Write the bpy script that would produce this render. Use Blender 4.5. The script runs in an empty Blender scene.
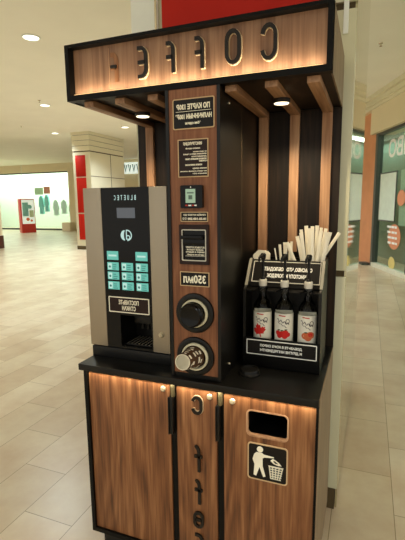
import bpy, bmesh, math, random
from mathutils import Vector, Matrix
random.seed(7)
SC = bpy.context.scene
COL = SC.collection
PI = math.pi

# ------------------------------------------------------------------ materials
def lin(c):
    return tuple((v/255/12.92) if v/255 <= .04045 else ((v/255+.055)/1.055)**2.4 for v in c)+(1,)

def new_mat(name):
    m = bpy.data.materials.new(name); m.use_nodes = True
    nt = m.node_tree
    return m, nt, nt.nodes['Principled BSDF']

def plain(name, rgb, rough=.5, spec=.5, metal=0, var=.06, scale=12):
    """plain colour with a little procedural mottling"""
    m, nt, b = new_mat(name)
    tc = nt.nodes.new('ShaderNodeTexCoord'); n = nt.nodes.new('ShaderNodeTexNoise')
    n.inputs['Scale'].default_value = scale; n.inputs['Detail'].default_value = 4
    r = nt.nodes.new('ShaderNodeValToRGB')
    c = lin(rgb)
    r.color_ramp.elements[0].position = .3; r.color_ramp.elements[1].position = .7
    r.color_ramp.elements[0].color = tuple(v*(1-var) for v in c[:3])+(1,)
    r.color_ramp.elements[1].color = tuple(min(1, v*(1+var)) for v in c[:3])+(1,)
    nt.links.new(tc.outputs['Object'], n.inputs['Vector']); nt.links.new(n.outputs['Fac'], r.inputs['Fac'])
    nt.links.new(r.outputs['Color'], b.inputs['Base Color'])
    b.inputs['Roughness'].default_value = rough; b.inputs['Specular IOR Level'].default_value = spec
    b.inputs['Metallic'].default_value = metal
    return m

def emit(name, rgb, strength, base=None):
    m, nt, b = new_mat(name)
    b.inputs['Base Color'].default_value = lin(base or rgb)
    b.inputs['Emission Color'].default_value = lin(rgb); b.inputs['Emission Strength'].default_value = strength
    b.inputs['Roughness'].default_value = .4
    return m

def wood(name, dark, mid, light, rough=.45, axis='Z', spec=.35, grain=1.0, rings=17):
    """wood veneer with fine streaks and broad cathedral figure along one axis"""
    m, nt, b = new_mat(name); L = nt.links.new
    tc = nt.nodes.new('ShaderNodeTexCoord'); oi = nt.nodes.new('ShaderNodeObjectInfo')
    add = nt.nodes.new('ShaderNodeVectorMath'); add.operation = 'ADD'
    mul = nt.nodes.new('ShaderNodeVectorMath'); mul.operation = 'SCALE'; mul.inputs[3].default_value = 17
    comb = nt.nodes.new('ShaderNodeCombineXYZ')
    for k in range(3): L(oi.outputs['Random'], comb.inputs[k])
    L(comb.outputs[0], mul.inputs[0]); L(tc.outputs['Object'], add.inputs[0]); L(mul.outputs[0], add.inputs[1])
    def mp(a, along):
        n = nt.nodes.new('ShaderNodeMapping')
        s = {'X': (along, a, a), 'Y': (a, along, a), 'Z': (a, a, along)}[axis]
        n.inputs['Scale'].default_value = s; L(add.outputs[0], n.inputs['Vector']); return n
    n1 = nt.nodes.new('ShaderNodeTexNoise'); n1.inputs['Scale'].default_value = 1; n1.inputs['Detail'].default_value = 6
    n1.inputs['Distortion'].default_value = .6
    L(mp(30, 1.5).outputs[0], n1.inputs['Vector'])
    n2 = nt.nodes.new('ShaderNodeTexNoise'); n2.inputs['Scale'].default_value = 1; n2.inputs['Detail'].default_value = 5
    L(mp(120*grain, 5).outputs[0], n2.inputs['Vector'])
    n3 = nt.nodes.new('ShaderNodeTexNoise'); n3.inputs['Scale'].default_value = 1; n3.inputs['Detail'].default_value = 1.5; n3.inputs['Roughness'].default_value = .4
    L(mp(6.5, .9).outputs[0], n3.inputs['Vector'])
    k1 = nt.nodes.new('ShaderNodeMath'); k1.operation = 'MULTIPLY'; k1.inputs[1].default_value = rings; L(n3.outputs['Fac'], k1.inputs[0])
    wv = nt.nodes.new('ShaderNodeMath'); wv.operation = 'PINGPONG'; wv.inputs[1].default_value = 1; L(k1.outputs[0], wv.inputs[0])
    def mix(a, bb, f):
        x = nt.nodes.new('ShaderNodeMix'); x.data_type = 'FLOAT'; x.inputs[0].default_value = f
        L(a, x.inputs[2]); L(bb, x.inputs[3]); return x.outputs[0]
    v = mix(mix(n1.outputs['Fac'], wv.outputs[0], .21), n2.outputs['Fac'], .40)
    r = nt.nodes.new('ShaderNodeValToRGB'); e = r.color_ramp.elements
    e[0].position = .34; e[0].color = lin(dark); e[1].position = .66; e[1].color = lin(light)
    x = e.new(.5); x.color = lin(mid)
    L(v, r.inputs['Fac']); L(r.outputs['Color'], b.inputs['Base Color'])
    bp = nt.nodes.new('ShaderNodeBump'); bp.inputs['Strength'].default_value = .12; bp.inputs['Distance'].default_value = .001
    L(n2.outputs['Fac'], bp.inputs['Height']); L(bp.outputs[0], b.inputs['Normal'])
    b.inputs['Roughness'].default_value = rough; b.inputs['Specular IOR Level'].default_value = spec
    return m

def brushed(name, rgb):
    m, nt, b = new_mat(name); L = nt.links.new
    tc = nt.nodes.new('ShaderNodeTexCoord'); mp = nt.nodes.new('ShaderNodeMapping'); mp.inputs['Scale'].default_value = (2, 2, 160)
    n = nt.nodes.new('ShaderNodeTexNoise'); n.inputs['Scale'].default_value = 3; n.inputs['Detail'].default_value = 3
    r = nt.nodes.new('ShaderNodeMapRange'); r.inputs[3].default_value = .34; r.inputs[4].default_value = .52
    L(tc.outputs['Object'], mp.inputs[0]); L(mp.outputs[0], n.inputs['Vector']); L(n.outputs['Fac'], r.inputs[0])
    L(r.outputs[0], b.inputs['Roughness'])
    b.inputs['Base Color'].default_value = lin(rgb); b.inputs['Metallic'].default_value = .75
    return m

def tiles(name):
    m, nt, b = new_mat(name); L = nt.links.new
    tc = nt.nodes.new('ShaderNodeTexCoord')
    mp = nt.nodes.new('ShaderNodeMapping'); mp.vector_type = 'POINT'
    mp.inputs['Rotation'].default_value = (0, 0, PI/2)      # bricks run along Y
    mp.inputs['Location'].default_value = (-.2625, .475, 0)
    br = nt.nodes.new('ShaderNodeTexBrick'); br.offset = .5; br.squash = 1
    br.inputs['Scale'].default_value = 1; br.inputs['Brick Width'].default_value = .665; br.inputs['Row Height'].default_value = .31
    br.inputs['Mortar Size'].default_value = .0022; br.inputs['Mortar Smooth'].default_value = .2; br.inputs['Bias'].default_value = 0
    br.inputs['Color1'].default_value = (0, 0, 0, 1); br.inputs['Color2'].default_value = (1, 1, 1, 1); br.inputs['Mortar'].default_value = (.5, .5, .5, 1)
    L(tc.outputs['Object'], mp.inputs[0]); L(mp.outputs[0], br.inputs['Vector'])
    r = nt.nodes.new('ShaderNodeValToRGB'); e = r.color_ramp.elements
    e[0].color = lin((220, 208, 184)); e[1].color = lin((208, 192, 166))
    for p, c in ((.3, (226, 215, 192)), (.55, (218, 206, 180)), (.8, (216, 201, 174))):
        x = e.new(p); x.color = lin(c)
    L(br.outputs['Color'], r.inputs['Fac'])
    n = nt.nodes.new('ShaderNodeTexNoise'); n.inputs['Scale'].default_value = 2.6; n.inputs['Detail'].default_value = 7; n.inputs['Roughness'].default_value = .62
    L(tc.outputs['Object'], n.inputs['Vector'])
    r2 = nt.nodes.new('ShaderNodeValToRGB'); e = r2.color_ramp.elements
    e[0].position = .32; e[0].color = lin((226, 206, 184)); e[1].position = .68; e[1].color = lin((255, 252, 240))
    L(n.outputs['Fac'], r2.inputs['Fac'])
    mx = nt.nodes.new('ShaderNodeMix'); mx.data_type = 'RGBA'; mx.blend_type = 'MULTIPLY'; mx.inputs[0].default_value = .8
    L(r.outputs['Color'], mx.inputs[6]); L(r2.outputs['Color'], mx.inputs[7])
    mo = nt.nodes.new('ShaderNodeMix'); mo.data_type = 'RGBA'; mo.inputs[7].default_value = lin((150, 128, 92))
    L(br.outputs['Fac'], mo.inputs[0]); L(mx.outputs[2], mo.inputs[6]); L(mo.outputs[2], b.inputs['Base Color'])
    b.inputs['Roughness'].default_value = .32; b.inputs['Specular IOR Level'].default_value = .5
    return m

def thin_glass(name, rgb=(235, 245, 240), refl=.12, rough=.02):
    m, nt, b = new_mat(name); nt.nodes.remove(b); L = nt.links.new
    o = nt.nodes['Material Output']
    t = nt.nodes.new('ShaderNodeBsdfTransparent'); t.inputs[0].default_value = lin(rgb)
    g = nt.nodes.new('ShaderNodeBsdfGlossy'); g.inputs['Roughness'].default_value = rough
    f = nt.nodes.new('ShaderNodeLayerWeight'); f.inputs[0].default_value = .5
    pw = nt.nodes.new('ShaderNodeMath'); pw.operation = 'POWER'; pw.inputs[1].default_value = 4; L(f.outputs['Facing'], pw.inputs[0])
    a = nt.nodes.new('ShaderNodeMath'); a.operation = 'MULTIPLY_ADD'; a.inputs[1].default_value = .8; a.inputs[2].default_value = refl*.3
    L(pw.outputs[0], a.inputs[0])
    mx = nt.nodes.new('ShaderNodeMixShader'); L(a.outputs[0], mx.inputs[0]); L(t.outputs[0], mx.inputs[1]); L(g.outputs[0], mx.inputs[2])
    L(mx.outputs[0], o.inputs[0]); return m

M = {}
M['walnut'] = wood('walnut veneer', (80, 47, 26), (127, 81, 48), (160, 111, 71))
M['walnut_tower'] = wood('walnut veneer tower', (92, 54, 34), (128, 80, 50), (152, 102, 68))
M['walnut_sign'] = wood('walnut veneer sign', (108, 76, 54), (138, 102, 76), (158, 122, 92), grain=1.3)
M['slat'] = wood('oak slat', (150, 108, 78), (182, 138, 102), (200, 158, 120))
M['slat_y'] = wood('oak slat lengthwise', (128, 92, 64), (160, 120, 86), (184, 142, 106), axis='Y')
M['dark_wood'] = wood('dark stained panel', (20, 14, 9), (32, 23, 15), (50, 35, 23), rough=.5, spec=.25)
M['side'] = wood('grey brown laminate', (112, 94, 72), (132, 112, 86), (150, 128, 100))
M['black'] = plain('matt black laminate', (11, 10, 8), .45, .14)
M['black_top'] = plain('black worktop', (15, 14, 11), .3, .3)
M['black_gloss'] = plain('black gloss plastic', (13, 11, 9), .16, .22)
M['black_sat'] = plain('black satin plastic', (14, 13, 11), .35, .3)
M['rack_edge_light'] = plain('grey edge light', (150, 146, 130), .35, .5)  # painted light: pale grey for the lit slanted edges of the black rack
M['tower_side'] = plain('black tower laminate', (18, 16, 12), .34, .3)
M['sign_black'] = plain('black sign plate', (17, 13, 10), .4, .25)
M['sign_brown'] = plain('dark brown sign plate', (38, 19, 13), .4, .25)
M['cream_print'] = plain('cream print', (252, 244, 220), .6, .2)
M['border'] = plain('tan sign edge', (206, 176, 134), .6, .2)
M['white_print'] = plain('white print', (252, 250, 240), .6, .2)
M['grey_print'] = plain('grey print line', (200, 196, 182), .6, .2)
M['steel'] = brushed('brushed steel', (166, 154, 134))
M['chrome'] = plain('polished metal', (215, 205, 180), .25, .5, .9)
M['brass'] = plain('satin nickel', (212, 200, 170), .35, .5, .6)
M['hinge'] = plain('dull brass', (120, 110, 80), .4, .5, .5)
M['bronze'] = plain('dark bronze letter', (24, 19, 14), .4, .3, 0)
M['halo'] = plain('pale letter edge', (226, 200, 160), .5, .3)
M['teal'] = emit('lit teal button', (112, 206, 186), .75, (30, 60, 55))
M['teal_pale'] = emit('lit pale button print', (200, 240, 226), .8, (60, 80, 75))
M['teal_dark'] = emit('lit dark button print', (60, 150, 140), .5, (20, 40, 40))
M['brand_glow'] = emit('lit pale lettering', (190, 226, 220), .7, (120, 140, 140))
M['lcd'] = emit('grey display', (104, 110, 118), .45, (60, 62, 66))
M['pay_screen'] = emit('pale green display', (170, 196, 160), .7, (60, 70, 60))
M['pay_dark'] = emit('grey display print', (90, 110, 90), .5, (40, 50, 40))
M['red_print'] = plain('red print', (190, 60, 44), .5, .3)
M['cream_plastic'] = plain('cream plastic collar', (222, 214, 182), .4, .4)
M['paper'] = plain('white paper', (238, 232, 212), .75, .15)
M['cup_brown'] = plain('brown printed paper', (74, 50, 30), .6, .2)
M['cup_white'] = plain('white printed paper', (226, 216, 192), .6, .2)
M['cup_end'] = plain('cup base paper', (232, 224, 198), .7, .2)
M['label_white'] = plain('white bottle label', (236, 232, 216), .55, .2)
M['fruit_red'] = plain('red label print', (206, 34, 28), .5, .3)
M['fruit_orange'] = plain('peach label print', (204, 104, 62), .5, .3)
M['leaf_green'] = plain('green label print', (60, 84, 44), .5, .3)
M['ink'] = plain('dark label script', (66, 58, 60), .5, .3)
M['cap_white'] = plain('white plastic cap', (230, 224, 206), .4, .4)
m, nt, b = new_mat('clear bottle glass')
b.inputs['Base Color'].default_value = (.93, .93, .88, 1); b.inputs['Transmission Weight'].default_value = 1; b.inputs['Roughness'].default_value = .03
b.inputs['IOR'].default_value = 1.3; M['glass'] = m
M['lamp'] = emit('lit lamp lens', (255, 236, 196), 2.2)
M['led'] = emit('lit warm strip', (255, 206, 140), 1.5)
M['downlight'] = emit('lit downlight lens', (255, 250, 232), 3)
# setting
M['tiles'] = tiles('stone floor tiles')
M['ceiling'] = plain('cream ceiling paint', (250, 246, 230), .9, .1, var=.02, scale=1.5)
M['cream_wall'] = plain('cream wall paint', (228, 214, 178), .8, .15, var=.02, scale=1.5)
M['cream_panel'] = plain('cream cladding', (226, 218, 186), .35, .4, var=.02, scale=1.5)
M['pale_panel'] = plain('pale green glossy cladding', (208, 206, 174), .22, .5, var=.03, scale=2)
M['groove'] = plain('shadow joint', (92, 78, 54), .7, .2)
M['red_panel'] = plain('red glossy panel', (188, 28, 9), .5, .2, var=.05, scale=3)
M['orange'] = plain('orange terracotta paint', (216, 150, 106), .6, .2, var=.05, scale=4)
M['dark_frame'] = plain('dark grey frame', (74, 78, 70), .4, .4)
M['store_white'] = plain('white shop wall', (240, 244, 234), .8, .2, var=.02)
M['store_teal'] = plain('grey teal shop wall', (140, 170, 156), .7, .2, var=.06, scale=2)
M['pane'] = thin_glass('window glass')
M['pane_green'] = thin_glass('tinted window glass', (236, 246, 240), .2)
M['mirror'] = plain('mirror glass', (206, 204, 180), .04, .5, 1.0, var=.01)
M['sill'] = plain('white threshold', (232, 230, 208), .5, .3)
M['poster_white'] = plain('pale poster', (216, 228, 212), .6, .2, var=.05, scale=6)
M['decal_orange'] = plain('orange decal', (222, 150, 112), .6, .2)
M['decal_yellow'] = plain('yellow decal', (228, 208, 132), .6, .2)
M['decal_white'] = plain('white decal', (255, 255, 248), .6, .2)
M['red_paint'] = plain('red standee paint', (206, 58, 44), .4, .4)
M['poster_lit'] = emit('backlit poster', (232, 240, 226), .55, (216, 228, 212))
M['poster_teal'] = plain('teal print', (150, 214, 208), .6, .2)
M['poster_orange'] = plain('orange print', (238, 128, 92), .6, .2)
M['poster_green'] = plain('pale green print', (206, 222, 180), .6, .2)
M['grey_cloth'] = plain('pale grey cloth', (214, 224, 216), .8, .1)
M['teal_cloth'] = plain('teal cloth', (130, 200, 196), .8, .1)
M['blue_sign'] = plain('grey blue lettering', (128, 150, 156), .5, .3)
M['sign_light'] = emit('backlit white sign', (226, 240, 232), .7)
M['dark_base'] = plain('dark brown plinth', (88, 52, 36), .5, .3)

# ------------------------------------------------------------------ mesh builder
class MB:
    """collects shapes; M maps local (u right, v up, n towards viewer) to world"""
    def __init__(s, mat=None, T=None):
        s.v, s.f, s.mi, s.mats = [], [], [], []; s.cur = 0; s.T = T
        if mat: s.m(mat)
    def m(s, name):
        if name not in s.mats: s.mats.append(name)
        s.cur = s.mats.index(name); return s
    def add(s, vs, fs, world=False):
        o = len(s.v)
        for p in vs:
            p = Vector(p)
            s.v.append(p if (world or s.T is None) else s.T @ p)
        for f in fs: s.f.append([i+o for i in f]); s.mi.append(s.cur)
        return s
    def box(s, x0, x1, y0, y1, z0, z1, bev=0):
        bm = bmesh.new(); bmesh.ops.create_cube(bm, size=1)
        for v in bm.verts: v.co = Vector((x0+(x1-x0)*(v.co.x+.5), y0+(y1-y0)*(v.co.y+.5), z0+(z1-z0)*(v.co.z+.5)))
        if bev: bmesh.ops.bevel(bm, geom=bm.edges[:], offset=bev, segments=2, affect='EDGES', profile=.6)
        return s.take(bm)
    def take(s, bm):
        bm.verts.index_update(); bmesh.ops.recalc_face_normals(bm, faces=bm.faces[:])
        s.add([v.co.copy() for v in bm.verts], [[v.index for v in f.verts] for f in bm.faces]); bm.free(); return s
    def poly(s, pts, n0, n1):
        k = len(pts)
        vs = [(p[0], p[1], n0) for p in pts]+[(p[0], p[1], n1) for p in pts]
        fs = [list(range(k))[::-1], list(range(k, 2*k))]+[[i, (i+1) % k, k+(i+1) % k, k+i] for i in range(k)]
        return s.add(vs, fs)
    def ring(s, outer, inner, n0, n1):
        k = len(outer); vs = [(p[0], p[1], n) for n in (n0, n1) for L in (outer, inner) for p in L]; fs = []
        for i in range(k):
            j = (i+1) % k; O0, I0, O1, I1 = 0, k, 2*k, 3*k
            fs += [[O1+i, O1+j, I1+j, I1+i], [O0+j, O0+i, I0+i, I0+j], [O0+i, O0+j, O1+j, O1+i], [I0+j, I0+i, I1+i, I1+j]]
        return s.add(vs, fs)
    def plate_hole(s, outer, inner, n0, n1):
        bm = bmesh.new(); es = []
        for L in (outer, inner):
            vs = [bm.verts.new((p[0], p[1], n0)) for p in L]
            es += [bm.edges.new((vs[i], vs[(i+1) % len(vs)])) for i in range(len(vs))]
        bmesh.ops.triangle_fill(bm, use_beauty=True, use_dissolve=False, edges=es)
        g = bmesh.ops.extrude_face_region(bm, geom=bm.faces[:])
        for v in g['geom']:
            if isinstance(v, bmesh.types.BMVert): v.co.z = n1
        return s.take(bm)
    def stroke(s, pts, w, n0, n1, closed=False, cap=True):
        """flat band of width w along a 2D path"""
        P = [Vector(p) for p in pts]; k = len(P); Lf, Rt = [], []
        for i in range(k):
            a = P[(i-1) % k] if (closed or i) else P[0]; c = P[(i+1) % k] if (closed or i < k-1) else P[-1]
            d1 = (P[i]-a); d2 = (c-P[i])
            d1 = d1.normalized() if d1.length > 1e-9 else d2.normalized(); d2 = d2.normalized() if d2.length > 1e-9 else d1
            t = (d1+d2).normalized() if (d1+d2).length > 1e-6 else d1; nn = Vector((-t.y, t.x))
            sc = min(1.8, 1/max(.4, nn.dot(Vector((-d1.y, d1.x)))))
            Lf.append(P[i]+nn*w/2*sc); Rt.append(P[i]-nn*w/2*sc)
        if closed: return s.ring(Lf, Rt, n0, n1)
        return s.poly(Lf+Rt[::-1], n0, n1)
    def disc(s, cx, cy, r, n0, n1, seg=32, ry=None):
        return s.poly([(cx+r*math.cos(2*PI*i/seg), cy+(ry or r)*math.sin(2*PI*i/seg)) for i in range(seg)], n0, n1)
    def lathe(s, prof, org, axis=(0, 0, 1), seg=32, close=True):
        a = Vector(axis).normalized(); u = a.orthogonal().normalized(); w = a.cross(u); org = Vector(org)
        vs, fs = [], []
        for (r, t) in prof:
            for i in range(seg):
                an = 2*PI*i/seg; vs.append(org+a*t+(u*math.cos(an)+w*math.sin(an))*r)
        for j in range(len(prof)-1):
            for i in range(seg):
                k = (i+1) % seg; fs.append([j*seg+i, j*seg+k, (j+1)*seg+k, (j+1)*seg+i])
        if close:
            fs.append(list(range(seg))[::-1]); fs.append([(len(prof)-1)*seg+i for i in range(seg)])
        return s.add(vs, fs, True)
    def tube(s, pts, r, seg=10):
        P = [Vector(p) for p in pts]; vs, fs = [], []
        ref = None
        for i, p in enumerate(P):
            d = (P[min(i+1, len(P)-1)]-P[max(i-1, 0)]).normalized()
            u = d.orthogonal().normalized() if ref is None else (ref-d*ref.dot(d)).normalized(); ref = u; w = d.cross(u)
            rr = r[i] if isinstance(r, (list, tuple)) else r
            vs += [p+(u*math.cos(2*PI*k/seg)+w*math.sin(2*PI*k/seg))*rr for k in range(seg)]
        for j in range(len(P)-1):
            for i in range(seg):
                k = (i+1) % seg; fs.append([j*seg+i, j*seg+k, (j+1)*seg+k, (j+1)*seg+i])
        fs.append(list(range(seg))[::-1]); fs.append([(len(P)-1)*seg+i for i in range(seg)])
        return s.add(vs, fs, True)
    def text(s, body, u0, u1, v0, v1, n0, n1, mirror=True, bold=0):
        """lettering fitted to a box; the photograph shows all writing mirrored"""
        c = bpy.data.curves.new('lettering', 'FONT'); c.body = body; c.resolution_u = 2; c.fill_mode = 'FRONT'; c.offset = bold
        o = bpy.data.objects.new('lettering', c); COL.objects.link(o)
        dg = bpy.context.evaluated_depsgraph_get(); dg.update()
        me = o.evaluated_get(dg).to_mesh()
        bm = bmesh.new(); bm.from_mesh(me); o.evaluated_get(dg).to_mesh_clear()
        bpy.data.objects.remove(o); bpy.data.curves.remove(c)
        bmesh.ops.remove_doubles(bm, verts=bm.verts[:], dist=1e-5)
        xs = [v.co.x for v in bm.verts]; ys = [v.co.y for v in bm.verts]
        a, bb, cc, d = min(xs), max(xs), min(ys), max(ys)
        for v in bm.verts:
            t = (v.co.x-a)/(bb-a); t = 1-t if mirror else t
            v.co = Vector((u0+(u1-u0)*t, v0+(v1-v0)*(v.co.y-cc)/(d-cc), n0))
        g = bmesh.ops.extrude_face_region(bm, geom=bm.faces[:])
        for v in g['geom']:
            if isinstance(v, bmesh.types.BMVert): v.co.z = n1
        return s.take(bm)
    def build(s, name, parent=None, origin=None, angle=35):
        org = ORG[parent.name] if parent else Vector(origin or (0, 0, 0))
        me = bpy.data.meshes.new(name)
        me.from_pydata([tuple(p-org) for p in s.v], [], s.f)
        for k in s.mats: me.materials.append(M[k])
        me.polygons.foreach_set('material_index', s.mi)
        bm = bmesh.new(); bm.from_mesh(me); bmesh.ops.recalc_face_normals(bm, faces=bm.faces[:]); bm.to_mesh(me); bm.free()
        me.polygons.foreach_set('use_smooth', [True]*len(me.polygons)); me.set_sharp_from_angle(angle=math.radians(angle))
        me.update()
        o = bpy.data.objects.new(name, me); COL.objects.link(o)
        if parent: o.parent = parent
        else: o.location = org
        ORG[o.name] = org
        return o
ORG = {}
def tag(o, label, cat, group=None):
    o['label'] = label; o['category'] = cat
    if group: o['group'] = group
    return o
def thing(name, loc, label, cat, group=None):
    o = bpy.data.objects.new(name, None); COL.objects.link(o); o.location = loc; o.empty_display_size = .05
    ORG[o.name] = Vector(loc); return tag(o, label, cat, group)
def struct(o): o['kind'] = 'structure'; return o

def front(y):       # plane facing the viewer at depth y : (u, v, n) -> (u, y-n, v)
    return Matrix(((1, 0, 0, 0), (0, 0, -1, y), (0, 1, 0, 0), (0, 0, 0, 1)))
def plane(org, u, v):
    u = Vector(u).normalized(); v = Vector(v).normalized(); n = u.cross(v); o = Vector(org)
    return Matrix(((u.x, v.x, n.x, o.x), (u.y, v.y, n.y, o.y), (u.z, v.z, n.z, o.z), (0, 0, 0, 1)))
def rrect(x0, x1, y0, y1, r, k=5):
    P = []
    for cx, cy, a in ((x1-r, y1-r, 0), (x0+r, y1-r, 90), (x0+r, y0+r, 180), (x1-r, y0+r, 270)):
        for i in range(k+1):
            t = math.radians(a+90*i/k); P.append((cx+r*math.cos(t), cy+r*math.sin(t)))
    return P
def arc(cx, cy, r, a0, a1, k=8, ry=None):
    return [(cx+r*math.cos(math.radians(a0+(a1-a0)*i/k)), cy+(ry or r)*math.sin(math.radians(a0+(a1-a0)*i/k))) for i in range(k+1)]

# ------------------------------------------------------------------ camera (solved from the photograph's lines)
F, CX, CY, CZ, A, P_, R_ = 421.2724, 1.1847, -1.4812, 1.6427, -.374, .1594, -.0115
fw = Vector((math.sin(A)*math.cos(P_), math.cos(A)*math.cos(P_), -math.sin(P_)))
r0 = Vector((math.cos(A), -math.sin(A), 0)); u0_ = r0.cross(fw)
rt = r0*math.cos(R_)+u0_*math.sin(R_); up = u0_*math.cos(R_)-r0*math.sin(R_)
cam = bpy.data.cameras.new('camera'); co = bpy.data.objects.new('camera', cam); COL.objects.link(co)
co.matrix_world = Matrix(((rt.x, up.x, -fw.x, CX), (rt.y, up.y, -fw.y, CY), (rt.z, up.z, -fw.z, CZ), (0, 0, 0, 1)))
cam.sensor_fit = 'AUTO'; cam.sensor_width = 36; cam.lens = F*36/540; cam.clip_start = .05; cam.clip_end = 200
SC.camera = co

W, D, ZC = 1.053, .612, .93     # kiosk width, depth, worktop height
ZB, ZT, YH = 2.06, 2.277, .025  # sign box
CE = 4.1                        # ceiling height
EDL = 440                       # watts of a mall downlight

# ================================================================== SETTING
f_ = struct(MB('tiles').box(-36, 10, -9, 28, -.1, 0).build('floor'))
c_ = struct(MB('ceiling').box(-36, 10, -5, 28, CE, CE+.1).build('ceiling'))

# far wall with the bright shop window
YW = 20.0
w = MB('cream_wall')
w.box(-36, -6, YW, YW+.25, 3.62, CE-.002).box(-16.0, -6, YW, YW+.25, .002, 3.62).box(-36, -26, YW, YW+.25, .002, 3.62)
w.box(-36, -6, YW-.06, YW, CE-.2, CE-.002)
struct(w.build('wall_back'))
w = MB('store_white').box(-26, -15.9, 22.4, 22.6, .002, 3.9).box(-26.2, -26, YW+.25, 22.6, .002, 3.9).box(-15.9, -15.7, YW+.25, 22.6, .002, 3.9)
w.box(-26.2, -15.7, YW+.25, 22.6, 3.9, 4.0)
struct(w.build('wall_shop'))
g = MB('pane').box(-26, -16, YW+.1, YW+.11, .1, 3.56).build('window_1'); struct(g)
MB('dark_frame').box(-26, -16, YW+.02, YW+.2, 3.55, 3.618).box(-26, -16, YW+.02, YW+.2, .003, .1).build('window_frame', g)

# wall sign seen between the sign box and the vending machine
t = thing('wall_sign', (-11.1, YW-.1, 3.3), 'pale backlit shop sign with grey blue lettering high on the far wall', 'sign')
MB('sign_light').box(-12.7, -9.6, YW-.15, YW-.001, 3.3, 3.92, .02).build('panel', t)
fr = front(YW-.15); s = MB('blue_sign', fr)
s.stroke(arc(-12.2, 3.58, .18, 60, 300, 10), .05, 0, .02)
for k in range(5):
    x = -11.9+.27*k; s.stroke([(x, 3.82), (x+.08, 3.42), (x+.16, 3.78)], .06, 0, .02)
s.build('lettering', t)

# red panelled pillar
PX0, PX1, PY0, PY1 = -8.62, -7.89, 11.1, 13.3
t = thing('pillar', (-8.25, 12.2, 0), 'square cream mall pillar with tall red panel on its face', 'pillar')
b_ = MB('cream_panel').box(PX0, PX1, PY0, PY1, .12, 3.42); b_.m('groove').box(PX0+.02, PX1-.02, PY0+.02, PY1-.02, 3.3, CE-.001)
b_.build('shaft', t)
b_ = MB('cream_panel')
for k, z in enumerate((3.46, 3.64, 3.82)): b_.box(PX0-.006*k, PX1+.006*k, PY0-.006*k, PY1+.006*k, z, z+.165)
b_.box(PX0-.02, PX1+.02, PY0-.02, PY1+.02, 4.0, CE-.001); b_.build('capital', t)
MB('groove').box(PX0-.01, PX1+.01, PY0-.01, PY1+.01, .001, .13).build('plinth', t)
b_ = MB('groove').box(PX1, PX1+.006, 12.35, 12.37, .13, 3.42).box(PX1, PX1+.006, PY0, PY1, 2.58, 2.6).box(PX1, PX1+.006, PY0, PY1, 1.3, 1.32); b_.build('joint', t)
for z0, z1 in ((.36, 1.28), (1.32, 2.54), (2.58, 3.31)):
    MB('red_panel').box(PX0+.12, PX1-.20, PY0-.02, PY0, z0, z1, .005).build('red_panel', t)

# pillar at the left edge
t = thing('pillar', (-12.6, 9.9, 0), 'cream mall pillar with dark brown base at left edge of the photo', 'pillar')
MB('cream_wall').box(-13.4, -11.75, 9.2, 10.7, .48, CE-.001).build('shaft', t)
MB('dark_base').box(-13.42, -11.73, 9.18, 10.72, .001, .48, .01).build('plinth', t)

# pillar behind the kiosk: front face along X, mirror glass on its right flank
PL = thing('pillar', (.52, 1.4, 0), 'glossy cream pillar with red panel and mirrored flank behind the coffee kiosk', 'pillar')
JZ = (1.29, 2.50)
b_ = MB('pale_panel')
for z0, z1 in ((.135, JZ[0]-.016), (JZ[0]+.016, JZ[1]-.016), (JZ[1]+.016, CE-.001)):
    b_.box(-.035, 1.096, .65, .67, z0, z1, .002)
b_.build('cladding', PL)
b_ = MB('groove'); b_.add([(x, y, z) for z in (.001, CE-.001) for (x, y) in ((-.03, .668), (1.085, .668), (1.112, 2.25), (-.03, 2.25))],
    [[0, 1, 2, 3], [4, 5, 6, 7], [0, 1, 5, 4], [1, 2, 6, 5], [2, 3, 7, 6], [3, 0, 4, 7]]); b_.build('core', PL)
b_ = MB('mirror'); b_.add([(x, y, z) for z in (.012, CE-.002) for (x, y) in ((1.088, .672), (1.0975, .672), (1.1245, 2.26), (1.113, 2.26))],
    [[0, 1, 2, 3], [4, 5, 6, 7], [0, 1, 5, 4], [1, 2, 6, 5], [2, 3, 7, 6], [3, 0, 4, 7]]); b_.build('mirror_glass', PL)
b_ = MB('store_white').box(-.035, .12, .632, .65, 2.3, CE-.002, .003).box(1.04, 1.062, .64, .65, JZ[1]-.12, CE-.002, .002); b_.build('edge_strip', PL)
MB('chrome').box(.108, .118, .625, .633, 2.3, CE-.002).build('metal_trim', PL)
MB('red_panel').box(.146, 1.0, .63, .65, 2.3, CE-.3, .004).build('red_panel', PL)

# right hand shop front
SA = Vector((1.331, 9.903, 0)); SB = Vector((1.965, 8.15, 0)); su = (SB-SA).normalized()
ST = plane(SA, su, (0, 0, 1))
def spx(px, py):    # a pixel of the photograph on the shop front plane -> (u, z)
    d = fw+rt*((px-202.5)/F)-up*((py-270)/F); n = Vector((su.y, -su.x, 0)); c = Vector((CX, CY, CZ))
    p = c+d*(n.dot(SA-c)/n.dot(d)); return ((p-SA).dot(su), p.z)
U0 = -.05; UE = 7
w = MB('orange', ST).box(-1.5, U0-.07, .002, 3.95, -.05, 0); struct(w.build('wall_right'))
w = MB('cream_wall', ST).box(U0-.25, UE, 3.24, 3.82, -.5, .10); struct(w.build('trim_1'))
w = MB('cream_panel', ST).box(-2.2, UE, 3.82, 3.9, -.6, .13).box(-2.2, UE, 3.9, 4.0, -.6, .18).box(-2.2, UE, 4.0, CE-.002, -.6, .26)
struct(w.build('trim_2'))
w = MB('store_teal', ST).box(-2.6, UE, .002, 3.3, -1.0, -.9).box(-2.7, -2.6, .002, 3.3, -1.0, -.06).box(-2.6, UE, 3.3, 3.4, -1.0, -.5).box(UE, UE+.1, .002, 3.4, -1.0, -.1); struct(w.build('wall_shop_right'))
g = MB('pane_green', ST).box(U0+.06, UE, .1, 3.2, -.06, -.05).build('window_2'); struct(g)
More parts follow.
